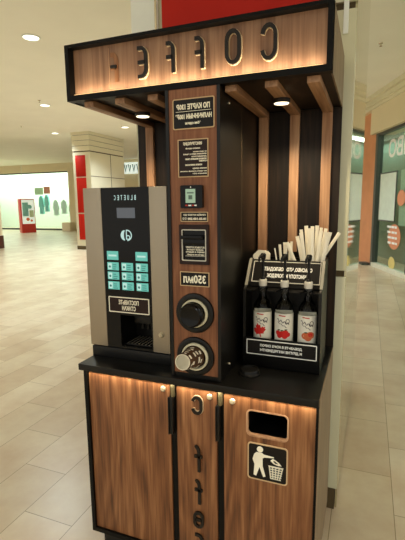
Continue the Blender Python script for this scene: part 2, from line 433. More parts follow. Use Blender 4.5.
w = MB('dark_frame', ST).box(U0-.07, U0+.06, .002, 3.24, -.12, .02).box(U0, UE, 3.18, 3.24, -.1, .0).box(1.74, 1.78, .1, 3.2, -.08, -.03); w.build('window_frame', g)
MB('sill', ST).box(U0+.02, UE, .002, .1, -.12, .03).build('threshold', g)
w = MB('decal_white', ST)
def spbox(a, b): (x0, z1), (x1, z0) = spx(*a), spx(*b); return x0, x1, z0, z1
x0, x1, z0, z1 = spbox((387.2, 140), (393.6, 156.5)); w.text('О', x0, x1, z0, z1, -.05, -.045, bold=.02)
hgt = (z0, z1)
x0, x1 = spx(394.8, 148)[0], spx(400.6, 148)[0]; w.text('В', x0, x1, *hgt, -.05, -.045, bold=.02)
x0, x1 = spx(402, 148)[0], spx(408, 148)[0]; w.text('И', x0, x1, *hgt, -.05, -.045, bold=.02)
w.build('lettering', g)
def decal(cpx, cpy, r, mat, n=-.05):
    u, z = spx(cpx, cpy); return MB(mat, ST).disc(u, z, r, n, n+.004, 40, r*.86)
d_ = decal(391.8, 237, .33, 'decal_orange')
u, z = spx(391.8, 237); d_.m('decal_white')
for k in range(4):
    x = u-.38+.02*k; zz = z+.19-.12*k; d_.box(x, x+.2-.03*(k % 2), zz, zz+.05, -.046, -.04); d_.box(x+.23, x+.38, zz, zz+.05, -.046, -.04)
    d_.box(x+.41, x+.50, zz, zz+.05, -.046, -.04)
d_.build('round_decal', g)
decal(399, 198, .2, 'decal_orange').build('round_decal', g)
decal(389.2, 263.3, .17, 'decal_yellow').build('round_decal', g)
x0, x1, z0, z1 = spbox((379.2, 174.5), (392, 221)); x0 -= 0; x1 -= 0
t = thing('poster_board', ST @ Vector(((x0+x1)/2, z0, -.045)), 'white poster board in thin dark frame on the right shop window', 'poster')
MB('poster_white', ST).box(x0, x1, z0, z1, -.049, -.04).build('board', t)
w = MB('dark_frame', ST).ring([(x0-.03, z0-.03), (x1+.03, z0-.03), (x1+.03, z1+.03), (x0-.03, z1+.03)], [(x0, z0), (x1, z0), (x1, z1), (x0, z1)], -.049, -.035); w.build('frame', t)
u, z = spx(403.5, 205)
tag(MB('poster_white', ST).box(u-.4, u+.4, z-.45, z+.75, -.1, -.085, .004).build('poster_board', origin=ST @ Vector((u+.2, z, -.3))), 'white poster hanging inside the shop behind the small orange decal', 'poster')
tag(MB('dark_frame', ST).box(-.42, -.15, .001, .06, .01, .2, .01).build('floor_block', origin=ST @ Vector((-.25, 0, .1))), 'small dark block on the floor at foot of orange wall', 'block')

# ceiling fittings
for i, (x, y, lab) in enumerate(((-3.62, 3.88, 'nearest and largest round recessed ceiling light'), (-6.52, 7.44, 'second round ceiling light, beyond the nearest one'),
        (-9.19, 10.95, 'small round ceiling light just left of the red panelled pillar'), (-6.36, 10.96, 'small round ceiling light seen below the wooden sign box'))):
    t = thing('ceiling_light', (x, y, CE), lab, 'ceiling light', 'recessed ceiling lights')
    MB('store_white').lathe([(.125, -.001), (.135, -.006), (.13, -.014), (.115, -.016), (.113, -.004), (.112, -.001)], (x, y, CE), close=False).build('trim_ring', t)
    MB('downlight').lathe([(.112, -.003), (.1, -.010), (.05, -.012)], (x, y, CE)).build('lens', t)
    li = bpy.data.lights.new('downlight', 'SPOT'); li.energy = EDL; li.color = (.74, .84, .93); li.spot_size = math.radians(130); li.spot_blend = .7; li.shadow_soft_size = .1
    lo = bpy.data.objects.new('downlight', li); lo.location = (x, y, CE-.04); COL.objects.link(lo)
for x, y, lab in ((1.24, 6.22, 'small sprinkler head on ceiling above the right shop'), (-6.3, 7.0, 'small sprinkler head close above the second ceiling light'), (-9.23, 9.42, 'small sprinkler head on ceiling at far left')):
    tag(MB('chrome').lathe([(.035, 0), (.032, -.01), (.012, -.014), (.01, -.04), (.022, -.045), (.022, -.05)], (x, y, CE), seg=16).build('sprinkler', origin=(x, y, CE)), lab, 'sprinkler')
tag(MB('grey_cloth').tube([(-19.2, YW-.4, CE-.002), (-19.3, YW-.4, 2.4)], .012, 8).build('hanging_rod', origin=(-19.2, YW-.4, CE)), 'thin rod hanging from ceiling before the bright far shop window', 'rod')

# more downlights of the same kind out of the frame or behind the kiosk: unseen lamps added to brighten the mall, each with its fitting
for k, (x, y) in enumerate(((-9.6, 4.9), (-15.2, 11.8), (-18.6, 15.6), (-.7, 7.4), (-3.4, 10.4), (-6.7, 1.0), (-5.5, -2.4), (-1.6, -3.4), (2.4, -3.6), (4.2, .4), (3.6, 4.2), (3.2, 7.0), (-21.5, 17.0))):
    t = thing('ceiling_light', (x, y, CE if y > -2.9 else CE), 'added round ceiling light brightening the mall, outside the picture or behind the kiosk', 'ceiling light', 'added ceiling lights outside the picture')
    MB('store_white').lathe([(.125, -.001), (.135, -.006), (.13, -.014), (.115, -.016), (.113, -.004), (.112, -.001)], (x, y, CE), close=False, seg=20).build('trim_ring', t)
    MB('downlight').lathe([(.112, -.003), (.1, -.010), (.05, -.012)], (x, y, CE), seg=20).build('lens', t)
    li = bpy.data.lights.new('downlight', 'SPOT'); li.energy = EDL*(.45 if y < -2 else .45 if x > 2 else 1); li.color = (.74, .84, .93); li.spot_size = math.radians(140); li.spot_blend = .7; li.shadow_soft_size = .12
    lo = bpy.data.objects.new('downlight', li); lo.location = (x, y, CE-.04); COL.objects.link(lo)
# standee before the far window
a_ = Vector((.55, .835, 0)); so = Vector((-17.45, 17.5, 0)); SP = plane(so, a_, (0, 0, 1))
t = thing('advertising_stand', so, 'red floor stand with pale teal poster before the bright far shop window', 'stand')
MB('red_paint', SP).box(0, .78, .002, 1.95, -.62, 0, .01).build('cabinet', t)
p_ = MB('poster_lit', SP).box(.06, .74, .52, 1.9, 0, .012)
p_.m('poster_teal').box(.1, .42, .95, 1.75, .012, .016).disc(.5, 1.5, .12, .012, .016).m('poster_orange').disc(.36, .78, .1, .012, .016).disc(.56, .7, .07, .012, .016).m('poster_green').box(.46, .7, .9, 1.3, .012, .016)
p_.build('poster', t)
tag(MB('cream_wall').box(-16.1, -15.5, 19.3, 19.8, .001, .53, .02).build('planter_box', origin=(-15.8, 19.5, 0)), 'plain beige box on floor beside the far shop window', 'box')

# things inside the far shop
def garment(x, y, z, h, wd, mat, lab, grp):
    g_ = MB(mat, front(y))
    g_.poly([(x-wd*.18, z+h), (x+wd*.18, z+h), (x+wd*.5, z+h*.82), (x+wd*.62, z+h*.4), (x+wd*.45, z+h*.38), (x+wd*.38, z+h*.6), (x+wd*.48, z), (x-wd*.48, z), (x-wd*.38, z+h*.6), (x-wd*.45, z+h*.38), (x-wd*.62, z+h*.4), (x-wd*.5, z+h*.82)], -.06, .06)
    tag(g_.build('garment', origin=(x, y, z)), lab, 'garment', grp)
garment(-18.95, 20.9, 1.0, 1.2, .34, 'teal_cloth', 'left of two teal garments hanging in the far shop window', 'garments in the far shop')
garment(-18.5, 20.9, 1.15, 1.1, .3, 'teal_cloth', 'right of two teal garments hanging in the far shop window', 'garments in the far shop')
garment(-17.85, 21.0, .9, 1.0, .4, 'grey_cloth', 'pale grey garment beside the teal ones in far shop', 'garments in the far shop')
garment(-17.2, 21.0, 1.0, .9, .4, 'grey_cloth', 'middle pale grey garment of the far shop window', 'garments in the far shop')
garment(-16.6, 21.0, .8, .9, .4, 'grey_cloth', 'rightmost pale grey garment in the far shop window', 'garments in the far shop')
tag(MB('poster_orange').box(-18.45, -17.95, 20.6, 20.62, 2.3, 2.75).build('poster', origin=(-18.2, 20.6, 2.3)), 'orange poster hanging high in the far shop window', 'poster')
tag(MB('poster_green').box(-19.2, -18.5, 20.6, 20.62, 2.25, 2.7).build('poster', origin=(-18.8, 20.6, 2.3)), 'pale green poster beside orange one in far shop window', 'poster')
for x, y, e in ((-20.5, 21.3, 430),):
    li = bpy.data.lights.new('shop_light', 'AREA'); li.shape = 'RECTANGLE'; li.size = 9; li.size_y = 1.6; li.energy = e; li.color = (.95, 1, .93)
    lo = bpy.data.objects.new('shop_light', li); lo.location = (x, y, 3.88); COL.objects.link(lo)
p = ST @ Vector((1.0, 3.24, -.6))
li = bpy.data.lights.new('shop_light', 'AREA'); li.shape = 'RECTANGLE'; li.size = 6.5; li.size_y = .3; li.energy = 50; li.color = (.95, 1, .9)  # unseen lamp added to brighten the right shop's interior
lo = bpy.data.objects.new('shop_light', li); lo.location = p; COL.objects.link(lo)
lo.rotation_euler = (0, 0, math.atan2(su.y, su.x))

# ================================================================== BASE CABINET
CB = thing('base_cabinet', (.53, .3, 0), 'walnut fronted base cabinet with three doors and black carcass under the worktop', 'cabinet')
c = MB('black')
c.box(.012, .03, .012, D, .08, .9).box(1.041, 1.051, .008, D, .08, .9).box(.03, 1.041, .012, D, .08, .1).box(.03, 1.041, .027, D, .886, .9)
c.box(.03, 1.041, D-.01, D, .1, .886).box(.442, .469, .028, .5, .1, .886).box(.652, .679, .028, .5, .1, .886)
c.build('carcass', CB)
MB('side').box(1.051, 1.0535, .006, D, .08, ZC+.0005).build('side_panel', CB)
MB('black_sat').box(.05, 1.0, .05, D-.03, .001, .08).build('plinth', CB)
DY = .022; DF = front(DY)
def lock(x, z, par):
    l = MB('brass'); l.lathe([(.0125, 0), (.0125, .003), (.0095, .006), (.0085, .010), (.004, .011)], (x, DY, z), (0, -1, 0), 24)
    l.box(x-.0012, x+.0012, DY-.0125, DY-.010, z-.006, z+.006); return l.build('lock', par)
def handle(x0, x1, par, z0, z1):
    h = MB('black_sat').box(x0, x1, .0, .026, z0, z1, .002).box(x0, x0+.004, -.006, .004, z0, z1, .001); return h.build('handle', par)
def hinge(x0, x1, par):
    h = MB('hinge').box(x0, x1, .010, .027, .838, .895, .002); h.lathe([(.004, 0), (.004, .058)], ((x0+x1)/2, .010, .838), seg=12)
    return h.build('hinge', par)
# letter strokes in a mirrored rounded alphabet; (u,v) in a unit box, hook side on the left as the photo shows
def letter_paths(ch):
    if ch == 'C': return [arc(.5, .32, .42, -170, 0, 8, .27)+arc(.5, .68, .42, 0, 170, 8, .27)]
    if ch == 'O': return [arc(.5, .32, .42, -180, 0, 8, .27)+arc(.5, .68, .42, 0, 180, 8, .27)]
    if ch == 'F': return [[(.72, .03)]+[(.72, .7)]+arc(.36, .72, .36, 0, 100, 6, .22)+[(.12, .94)], [(.12, .52), (.72, .52)]]
    if ch == 'E': return [[(.1, .06)]+arc(.42, .32, .4, -90, 0, 5, .26)+arc(.42, .68, .4, 0, 90, 5, .26)+[(.1, .94)], [(.12, .5), (.8, .5)]]
    if ch == 'e': return [arc(.5, .32, .42, -180, 0, 8, .27)+arc(.5, .68, .42, 0, 180, 8, .27), [(.12, .5), (.88, .5)]]
    if ch == 'f': return [[(.62, .0), (.62, .62)]+arc(.32, .66, .3, 0, 110, 6, .28), [(.12, .58), (.95, .58)]]
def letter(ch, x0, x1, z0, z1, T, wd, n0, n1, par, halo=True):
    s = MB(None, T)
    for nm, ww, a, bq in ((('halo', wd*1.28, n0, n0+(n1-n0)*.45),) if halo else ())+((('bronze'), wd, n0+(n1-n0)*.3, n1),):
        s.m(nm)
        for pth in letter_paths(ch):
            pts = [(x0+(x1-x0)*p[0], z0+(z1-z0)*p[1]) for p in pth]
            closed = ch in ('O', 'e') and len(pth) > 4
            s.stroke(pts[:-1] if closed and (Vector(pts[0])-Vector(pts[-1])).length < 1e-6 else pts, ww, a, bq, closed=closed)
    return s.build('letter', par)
# left door
d1 = MB('walnut', DF).box(.0315, .4405, .1015, .8835, -.016, 0, .0012).build('door', CB)
lock(.410, .866, d1); handle(.4425, .462, d1, .677, .842); hinge(.449, .463, d1)
# middle door with the column of letters
d2 = MB('walnut', DF).box(.4705, .6505, .1015, .8835, -.016, 0, .0012).build('door', CB)
lock(.620, .864, d2); handle(.6525, .668, d2, .689, .840); hinge(.659, .675, d2)
for ch, x0, x1, z0, z1 in (('C', .544, .588, .782, .858), ('f', .546, .588, .522, .622+.02), ('f', .546, .588, .371, .484), ('e', .545, .588, .258, .331), ('E', .545, .588, .135, .225)):
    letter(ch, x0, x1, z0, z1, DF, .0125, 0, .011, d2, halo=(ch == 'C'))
# right door with the waste opening
hole = rrect(.777, .937, .731, .836, .018)
d3 = MB('walnut', DF).plate_hole([(.6805, .1015), (1.0395, .1015), (1.0395, .8835), (.6805, .8835)], hole, -.016, 0).build('door', CB)
lock(.716, .861, d3)
h_ = MB('slat', DF).ring(rrect(.773, .941, .727, .840, .021), rrect(.779, .935, .733, .834, .016), -.0165, .0015).build('opening_rim', d3)
s = MB('black', DF); s.ring(rrect(.765, .949, .719, .848, .02), rrect(.777, .937, .731, .836, .018), -.3, -.017); s.build('waste_chute', d3)
bx0, bx1, bz0, bz1 = .782, .938, .547, .701
s = MB('sign_black', DF).poly(rrect(bx0, bx1, bz0, bz1, .012), 0, .002)
s.m('border').ring(rrect(bx0-.002, bx1+.002, bz0-.002, bz1+.002, .013), rrect(bx0+.003, bx1-.003, bz0+.003, bz1-.003, .010), 0, .003)
s.m('cream_print')
def B(u, v): return (bx0+(bx1-bx0)*u, bz0+(bz1-bz0)*v)
n0, n1 = .002, .0032
s.disc(*B(.31, .855), .0125, n0, n1)
s.poly([B(*p) for p in ((.16, .70), (.22, .765), (.36, .765), (.42, .73), (.66, .715), (.67, .69), (.43, .655), (.38, .62), (.385, .40), (.46, .13), (.40, .10), (.30, .36), (.22, .10), (.15, .12), (.17, .42), (.12, .56))], n0, n1)
s.poly([B(*p) for p in ((.53, .46), (.91, .46), (.90, .42), (.54, .42))], n0, n1)
for k in range(5):
    a = .55+.085*k; s.stroke([B(a, .44), B(.595+.055*k, .10)], .0042, n0, n1)
for k in range(5):
    v = .37-.065*k; q = .01*k; s.stroke([B(.55+q, v), B(.89-q, v)], .0038, n0, n1)
s.poly([B(*p) for p in ((.58, .60), (.64, .665), (.70, .64), (.80, .58), (.86, .51), (.78, .50), (.66, .53))], n0, n1)
s.m('sign_black').poly([B(*p) for p in ((.65, .60), (.69, .615), (.78, .55), (.70, .55))], n1, n1+.0006)
s.build('bin_sign', d3)

# ================================================================== WORKTOP
tag(MB('black_top').box(-.004, 1.0505, -.002, D, .9005, ZC, .002).build('worktop', origin=(.52, .3, .9005)), 'continuous black worktop lying across the walnut base cabinet', 'worktop')

# ================================================================== DISPENSER TOWER
TY = .03
TW = thing('dispenser_column', (.556, .3, ZC), 'tall walnut faced column with price signs and cup dispensers on the worktop', 'column')
MB('walnut_tower').box(.462, .655, TY, TY+.012, ZC+.018, ZB-.001).build('front_panel', TW)
t_ = MB('tower_side').box(.449, .462, TY-.004, .598, ZC+.0005, ZB-.001).box(.655, .668, TY-.004, .598, ZC+.0005, ZB-.001).box(.462, .655, TY+.002, .05, ZC+.0005, ZC+.018)
t_.m('groove').box(.668, .6683, .308, .310, 1.4, ZB-.02); t_.build('side_panel', TW)
for z in (.972, 2.015):
    MB('chrome').lathe([(.006, 0), (.006, .003), (.003, .006)], (.668, .128, z), (1, 0, 0), 14).build('screw', TW)
TF = front(TY)
def sign(name, x0, x1, z0, z1, r, plate, edge, par, T=TF, bw=.0028, th=.004, label=None):
    s = MB(plate, T).poly(rrect(x0, x1, z0, z1, r), .0005, th)
    s.m(edge).ring(rrect(x0-.001, x1+.001, z0-.001, z1+.001, r), rrect(x0+bw, x1-bw, z0+bw, z1-bw, max(.001, r-bw*.6)), .0005, th+.0008)
    o = s.build(name, par)
    if label: o['label'] = label
    return o
def lettering(par, lines, x0, x1, z0, z1, T=TF, mat='cream_print', n=.004, bold=.012):
    s = MB(mat, T)
    for (txt, a, bq, c0, c1) in lines:      # fractions of the plate
        s.text(txt, x0+(x1-x0)*a, x0+(x1-x0)*bq, z0+(z1-z0)*c0, z0+(z1-z0)*c1, n, n+.0008, bold=bold)
    return s.build('lettering', par)
# prices
bx = (.481, .646, 1.914, 2.022)
g = sign('price_sign', *bx, .007, 'sign_black', 'border', TW, label='black price sign at top of column')
lettering(g, (('ПО КАРТЕ 130₽', .09, .90, .64, .83), ('НАЛИЧНЫМИ 100₽*', .06, .94, .33, .50), ('*без сдачи', .30, .68, .13, .24)), *bx, bold=.05)
MB('cream_print', TF).box(bx[0]+.012, bx[1]-.012, 1.976, 1.9775, .004, .0046).build('divider_line', g)
# instruction sheet
bx = (.499, .621, 1.738, 1.876)
g = sign('instruction_sign', *bx, .002, 'sign_brown', 'border', TW, label='dark brown instruction sign with small print')
lettering(g, (('ИНСТРУКЦИЯ', .18, .80, .83, .93), ('оплата картой', .26, .74, .73, .785), ('выберите напиток', .50, .95, .645, .69), ('приложите карту к экрану', .17, .95, .58, .625),
    ('дождитесь', .45, .95, .52, .56), ('сигнала и возьмите стакан', .24, .95, .455, .50), ('готово', .70, .97, .40, .44),
    ('оплата наличными', .24, .80, .30, .345), ('внесите купюру', .48, .95, .20, .245), ('выберите нужный напиток', .06, .95, .13, .175), ('возьмите кофе', .48, .95, .065, .11)), *bx, bold=.045)
# payment terminal
s = MB('black_gloss', TF).poly(rrect(.511, .601, 1.621, 1.707, .006), .0005, .018); pt = s.build('payment_terminal', TW)
s = MB('pay_screen', TF).box(.533, .573, 1.641, 1.693, .018, .019); s.m('pay_dark').box(.539, .567, 1.676, 1.681, .019, .0194).box(.545, .561, 1.654, 1.670, .019, .0194); s.build('screen', pt)
s = MB('red_print', TF).box(.531, .541, 1.629, 1.634, .018, .0186).box(.559, .567, 1.629, 1.634, .018, .0186).m('white_print').box(.544, .556, 1.629, 1.634, .018, .0186).box(.569, .578, 1.629, 1.634, .018, .0186).box(.552, .556, 1.698, 1.702, .018, .0186)
s.build('print', pt)
# banknote note
bx = (.505, .617, 1.570, 1.606)
g = sign('banknote_sign', *bx, .002, 'sign_black', 'border', TW, bw=.002)
lettering(g, (('ПРИЁМ КУПЮР ДО', .10, .92, .58, .84), ('10-50-100-200', .26, .94, .16, .42)), *bx, bold=.04)
MB('cream_print', TF).ring(rrect(.513, .519, 1.577, 1.585, .001, 1), rrect(.5145, .5175, 1.5785, 1.5835, .0005, 1), .004, .0046).ring(rrect(.522, .529, 1.577, 1.585, .001, 1), rrect(.5235, .5275, 1.5785, 1.5835, .0005, 1), .004, .0046).build('print', g)
# banknote acceptor
s = MB('sign_brown', TF).plate_hole([(.499, 1.403), (.622, 1.403), (.622, 1.558), (.499, 1.558)], rrect(.513, .609, 1.420, 1.537, .004), .0005, .010)
ba = s.build('banknote_acceptor', TW)
MB('grey_print', TF).ring(rrect(.510, .612, 1.417, 1.540, .005), rrect(.514, .608, 1.421, 1.536, .004), .008, .012).build('inner_frame', ba)
s = MB('black_gloss', TF).box(.513, .609, 1.420, 1.537, .0006, .0035).box(.513, .602, 1.503, 1.517, .0035, .03, .003).box(.515, .607, 1.478, 1.503, .0035, .012, .002); s.build('note_slot', ba)
s = MB('cream_print', TF)
for k, (a, bq) in enumerate(((.0, 1), (.06, .96), (.0, 1), (.05, 1.0))):
    z = 1.466-.0095*k
    s.text(('ВСТАВЬТЕ КУПЮРУ', 'лицевой стороной', 'вверх и ждите', 'сдачи не выдаёт')[k], .524+.078*a, .524+.078*bq, z, z+.0075, .0035, .0045, bold=.03)
s.m('grey_print').box(.522, .604, 1.4345, 1.4362, .0035, .0045); s.build('lettering', ba)
# volume sign
bx = (.498, .620, 1.316, 1.372)
g = sign('volume_sign', *bx, .002, 'sign_black', 'border', TW, bw=.0022)
lettering(g, (('350мл', .11, .89, .20, .80),), *bx, bold=.03)
# two dispenser rings
def flange(z, name):
    s = MB('black_sat'); s.lathe([(.081, 0), (.0815, .004), (.079, .009), (.074, .011), (.062, .010), (.058, .006), (.056, .004)], (.558, TY, z), (0, -1, 0), 56)
    o = s.build(name, TW)
    c_ = MB('cream_plastic').lathe([(.057, .004), (.057, .014), (.0545, .018), (.050, .018), (.047, .012), (.046, .004)], (.558, TY, z), (0, -1, 0), 48, False)
    c_.build('collar', o); return o
u_ = flange(1.206, 'lid_dispenser')
s = MB('black_gloss').lathe([(.046, .004), (.0465, .034), (.049, .036), (.049, .041), (.045, .045), (.043, .054), (.040, .056), (.030, .052)], (.558, TY, 1.206), (0, -1, 0), 48); s.build('lid_stack', u_)
flange(1.026, 'cup_dispenser')
# paper cup drooping out of the lower ring
ax = Vector((0, -1, .17)).normalized()
ct = thing('paper_cup', (.558, .02, 1.024), 'brown and white printed paper cup sticking out of the lower dispenser ring', 'cup')
og = Vector((.558, .016, 1.028))
s = MB('cup_brown').lathe([(.0425, 0), (.042, .01), (.0300, .118), (.0290, .1185)], og, ax, 48, False); s.build('wall', ct)
s = MB('cup_end').lathe([(.0301, .1165), (.0301, .1205), (.0275, .1205), (.027, .1165)], og, ax, 48); s.build('base', ct)
# printed patches on the wall, following the cone
s = MB('cup_white'); uu = ax.orthogonal().normalized(); ww = ax.cross(uu)
def cone(an, t):
    r = .0421-(.0421-.0300)*(t-.01)/.108+.0004
    return og+ax*t+(uu*math.cos(an)+ww*math.sin(an))*r
random.seed(3)
for i in range(7):
    for j in range(5):
        a0 = 2*PI*i/7+random.uniform(0, .25); a1 = a0+random.uniform(.3, .62); t0 = .018+.0195*j+random.uniform(0, .005); t1 = t0+random.uniform(.007, .014); sk = random.uniform(-.006, .006)
        if random.random() < .06: continue
        k = 4; vs = [cone(a0+(a1-a0)*q/k, t0+sk*q/k) for q in range(k+1)]+[cone(a0+(a1-a0)*q/k, t1+sk*q/k) for q in range(k+1)]
        s.add(vs, [[q, q+1, k+2+q, k+1+q] for q in range(k)], True)
s.build('print', ct)

# ================================================================== BACK PANEL WITH SLATS
BP = thing('back_panel', (.5265, .606, ZC), 'dark stained back panel with upright oak slats between worktop and sign box', 'panel')
MB('dark_wood').box(.002, W, .600, D, ZC+.0005, ZB-.001).build('panel', BP)
for x in (.059, .208, .357, .676, .8235, .969):
    MB('slat').box(x, x+.044, .578, .600, 1.40 if x > .6 else ZC+.001, 2.038, .0015).build('slat', BP)

# ================================================================== SIGN BOX
HB = thing('sign_box', (.5265, .3, ZB), 'long wooden sign box with raised letters and black frame over the kiosk', 'sign')
HF = front(YH)
s = MB('black', HF).plate_hole([(0, ZB), (W, ZB), (W, ZT), (0, ZT)], [(.018, ZB+.022), (W-.019, ZB+.022), (W-.019, ZT-.012), (.018, ZT-.012)], -.034, 0)
s.T = None
s.box(0, .006, .059, D, ZB, ZT).box(0, W-.004, D-.012, D, ZB+.001, ZT-.001); s.build('frame', HB)
MB('walnut_sign').box(.014, W-.015, .059, .071, ZB+.016, ZT-.008).build('sign_face', HB)
MB('side').box(W-.006, W, YH+.002, D, ZB+.0005, ZT).build('side_panel', HB)
MB('black').box(.006, W-.006, .071, D-.012, ZT-.012, ZT).build('top_board', HB)
MB('dark_wood').box(.006, W-.006, .071, D-.012, ZB+.004, ZB+.014).build('soffit', HB)
MB('led').box(.03, W-.03, .034, .042, ZB+.0225, ZB+.026).build('light_strip', HB)
for x in (.059, .208, .357, .676, .8235, .969):
    MB('slat_y').box(x, x+.044, .060, .5995, 2.0385, ZB+.0035, .0015).build('slat', HB)
for x, y in ((.228, .250), (.846, .252)):
    l = MB('dark_wood').lathe([(.034, .0), (.034, -.013), (.032, -.016), (.0295, -.016)], (x, y, 2.0385), close=False, seg=32).build('spot_lamp', HB)
    MB('lamp').lathe([(.0295, -.013), (.0285, -.0175), (.012, -.019)], (x, y, 2.0385), seg=32).build('lens', l)
    li = bpy.data.lights.new('spot_lamp', 'SPOT'); li.energy = 20; li.color = (1, .80, .52); li.spot_size = math.radians(150); li.spot_blend = .6; li.shadow_soft_size = .025
    lo = bpy.data.objects.new('spot_light', li); lo.location = (x, y, 2.015); COL.objects.link(lo)
LF = front(.059)
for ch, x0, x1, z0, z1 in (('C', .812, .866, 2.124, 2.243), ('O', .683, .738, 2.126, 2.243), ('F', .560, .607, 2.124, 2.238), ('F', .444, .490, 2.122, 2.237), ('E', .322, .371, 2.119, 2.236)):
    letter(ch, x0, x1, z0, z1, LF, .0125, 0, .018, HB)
# the last letter has lost its front: bare backing with one bar left
s = MB('slat', LF).box(.188, .190, 2.088, 2.252, 0, .002).m('walnut')
for pth in letter_paths('F'):
    s.stroke([(.192+.043*p[0], 2.118+.114*p[1]) for p in pth], .017, 0, .003)
s.m('bronze').box(.200, .226, 2.174, 2.184, .003, .012); o = s.build('letter', HB); o['label'] = 'faded last letter with a single dark bar left'
# warm strips: one inside the sign box lip, one under the worktop front
def strip(x0, x1, y, z, rot, e, wd=.012):
    li = bpy.data.lights.new('led_strip', 'AREA'); li.shape = 'RECTANGLE'; li.size = x1-x0; li.size_y = wd; li.energy = e; li.color = (1, .89, .68)
    lo = bpy.data.objects.new('led_strip', li); lo.location = ((x0+x1)/2, y, z); lo.rotation_euler = (rot, 0, 0); COL.objects.link(lo)
strip(.03, W-.03, .036, ZB+.0275, PI-math.radians(12), 1.25, .006)     # shines up the sign face
strip(.03, 1.04, .003, .8975, math.radians(12), 1.0, .005)         # shines down the doors

# ================================================================== COFFEE VENDING MACHINE
MX0, MX1, MY, MZ0, MZ1 = -.008, .406, .11, .985, 1.71
VM = thing('coffee_machine', (.2, .34, ZC), 'black and brushed steel coffee vending machine standing at left on the worktop', 'coffee machine')
s = MB('black_sat').box(MX0+.004, MX1, MY+.0, .57, ZC+.0005, MZ0-.004, .002).box(MX0+.01, MX1-.004, MY+.01, .565, MZ0-.006, MZ0); s.build('base', VM)
s = MB('black_sat').box(MX0, MX1, .25, .57, MZ0, MZ1).box(MX0, .156, MY+.008, .25, MZ0, MZ1).box(.318, MX1, MY+.008, .25, MZ0, MZ1).box(.156, .318, MY+.008, .25, 1.146, MZ1).box(.156, .318, MY+.008, .25, MZ0, .996)
s.build('housing', VM)
MF = front(MY+.008)
GL, GR = .085, .323
for x0, x1 in ((MX0, GL), (GR, MX1)):
    o = MB('steel', MF).box(x0, x1, MZ0+.002, MZ1, 0, .012, .003).build('steel_panel', VM)
MB('brass').lathe([(.013, 0), (.013, .003), (.010, .006), (.008, .010), (.004, .010)], (.366, MY-.004, 1.071), (0, -1, 0), 24).box(.3648, .3672, MY-.018, MY-.013, 1.061, 1.077).build('lock', VM)
gl = MB('black_gloss', MF).plate_hole([(GL, MZ0+.002), (GR, MZ0+.002), (GR, MZ1), (GL, MZ1)], [(.158, .997), (.316, .997), (.316, 1.144), (.158, 1.144)], 0, .009).build('front_glass', VM)
MFG = front(MY-.001)
MB('lcd', MFG).box(.163, .253, 1.579, 1.623, 0, .0015).build('display', gl)
s = MB('brand_glow', MFG)
for k, ch in enumerate('CETEULB'):
    x = .152+.0167*k; s.text(ch, x, x+.0075, 1.656, 1.677, 0, .001, bold=.01)
s.build('lettering', gl)
s = MB('brand_glow', MFG); cx, cz = .2055, 1.504
s.poly([(cx-.006+.022*math.cos(t), cz+.023*math.sin(t)) for t in [math.radians(95+170*i/10) for i in range(11)]]+[(cx-.006-.006*math.cos(t), cz+.019*math.sin(t)) for t in [math.radians(-80+160*i/8) for i in range(9)]], 0, .001)
s.stroke(arc(cx+.003, cz, .023, 100, -85, 12, .0225), .0045, 0, .001)
s.stroke([(cx+.001, cz+.021), (cx+.001, cz-.018)], .0045, 0, .001)
s.stroke(arc(cx+.009, cz-.009, .0085, 0, 360, 14)[:-1], .004, 0, .001, closed=True); s.build('emblem', gl)
rows = ((1.394, 1.433, (0, 2)), (1.347, 1.383, (0, 1, 2)), (1.305, 1.340, (0, 1, 2)), (1.260, 1.296, (0, 1, 2)))
cols = ((.103, .161), (.176, .234), (.249, .307))
random.seed(11)
for z0, z1, cs in rows:
    for c in cs:
        x0, x1 = cols[c]; h = z1-z0
        s = MB('teal', MFG).box(x0, x1, z0, z1, 0, .003, .001)
        if len(cs) == 3: s.m('teal_pale').poly([(x0+.004, z0+.004), (x0+.022, z0+.004), (x0+.024, z1-.004), (x0+.004, z1-.004)], .003, .0033)
        else: s.m('teal_pale').box(x0+.008, x1-.008, z0+h*.40, z0+h*.60, .003, .0033)
        s.m('teal_dark')
        if len(cs) == 3:
            s.disc(x0+.013, z0+h*.45, .0055, .0033, .0036, 14)
            for k in range(3):
                v = z1-.009-.0095*k; s.box(x0+.029, x1-.006-random.uniform(0, .01), v-.0035, v, .003, .0033)
        s.build('button', VM)
bx = (.103, .308, 1.156, 1.226)
g = sign('cup_sign', *bx, .003, 'sign_brown', 'cream_print', VM, T=MFG, bw=.0032, th=.003)
lettering(g, (('ПОСТАВЬТЕ', .25, .75, .53, .83), ('СТАКАН', .33, .67, .15, .45)), *bx, T=MFG, n=.003, bold=.03)
s = MB('black_sat').box(.19, .28, .17, .25, 1.09, 1.146, .006); s.lathe([(.012, 0), (.009, -.03)], (.222, .2, 1.09)); s.lathe([(.012, 0), (.009, -.03)], (.252, .2, 1.09)); s.build('spout', VM)
s = MB('black_gloss').box(.17, .305, .125, .245, .997, 1.006, .002)
s.m('steel')
for k in range(7): s.box(.178+.018*k, .184+.018*k, .13, .24, 1.006, 1.0075)
s.build('drip_tray', VM)

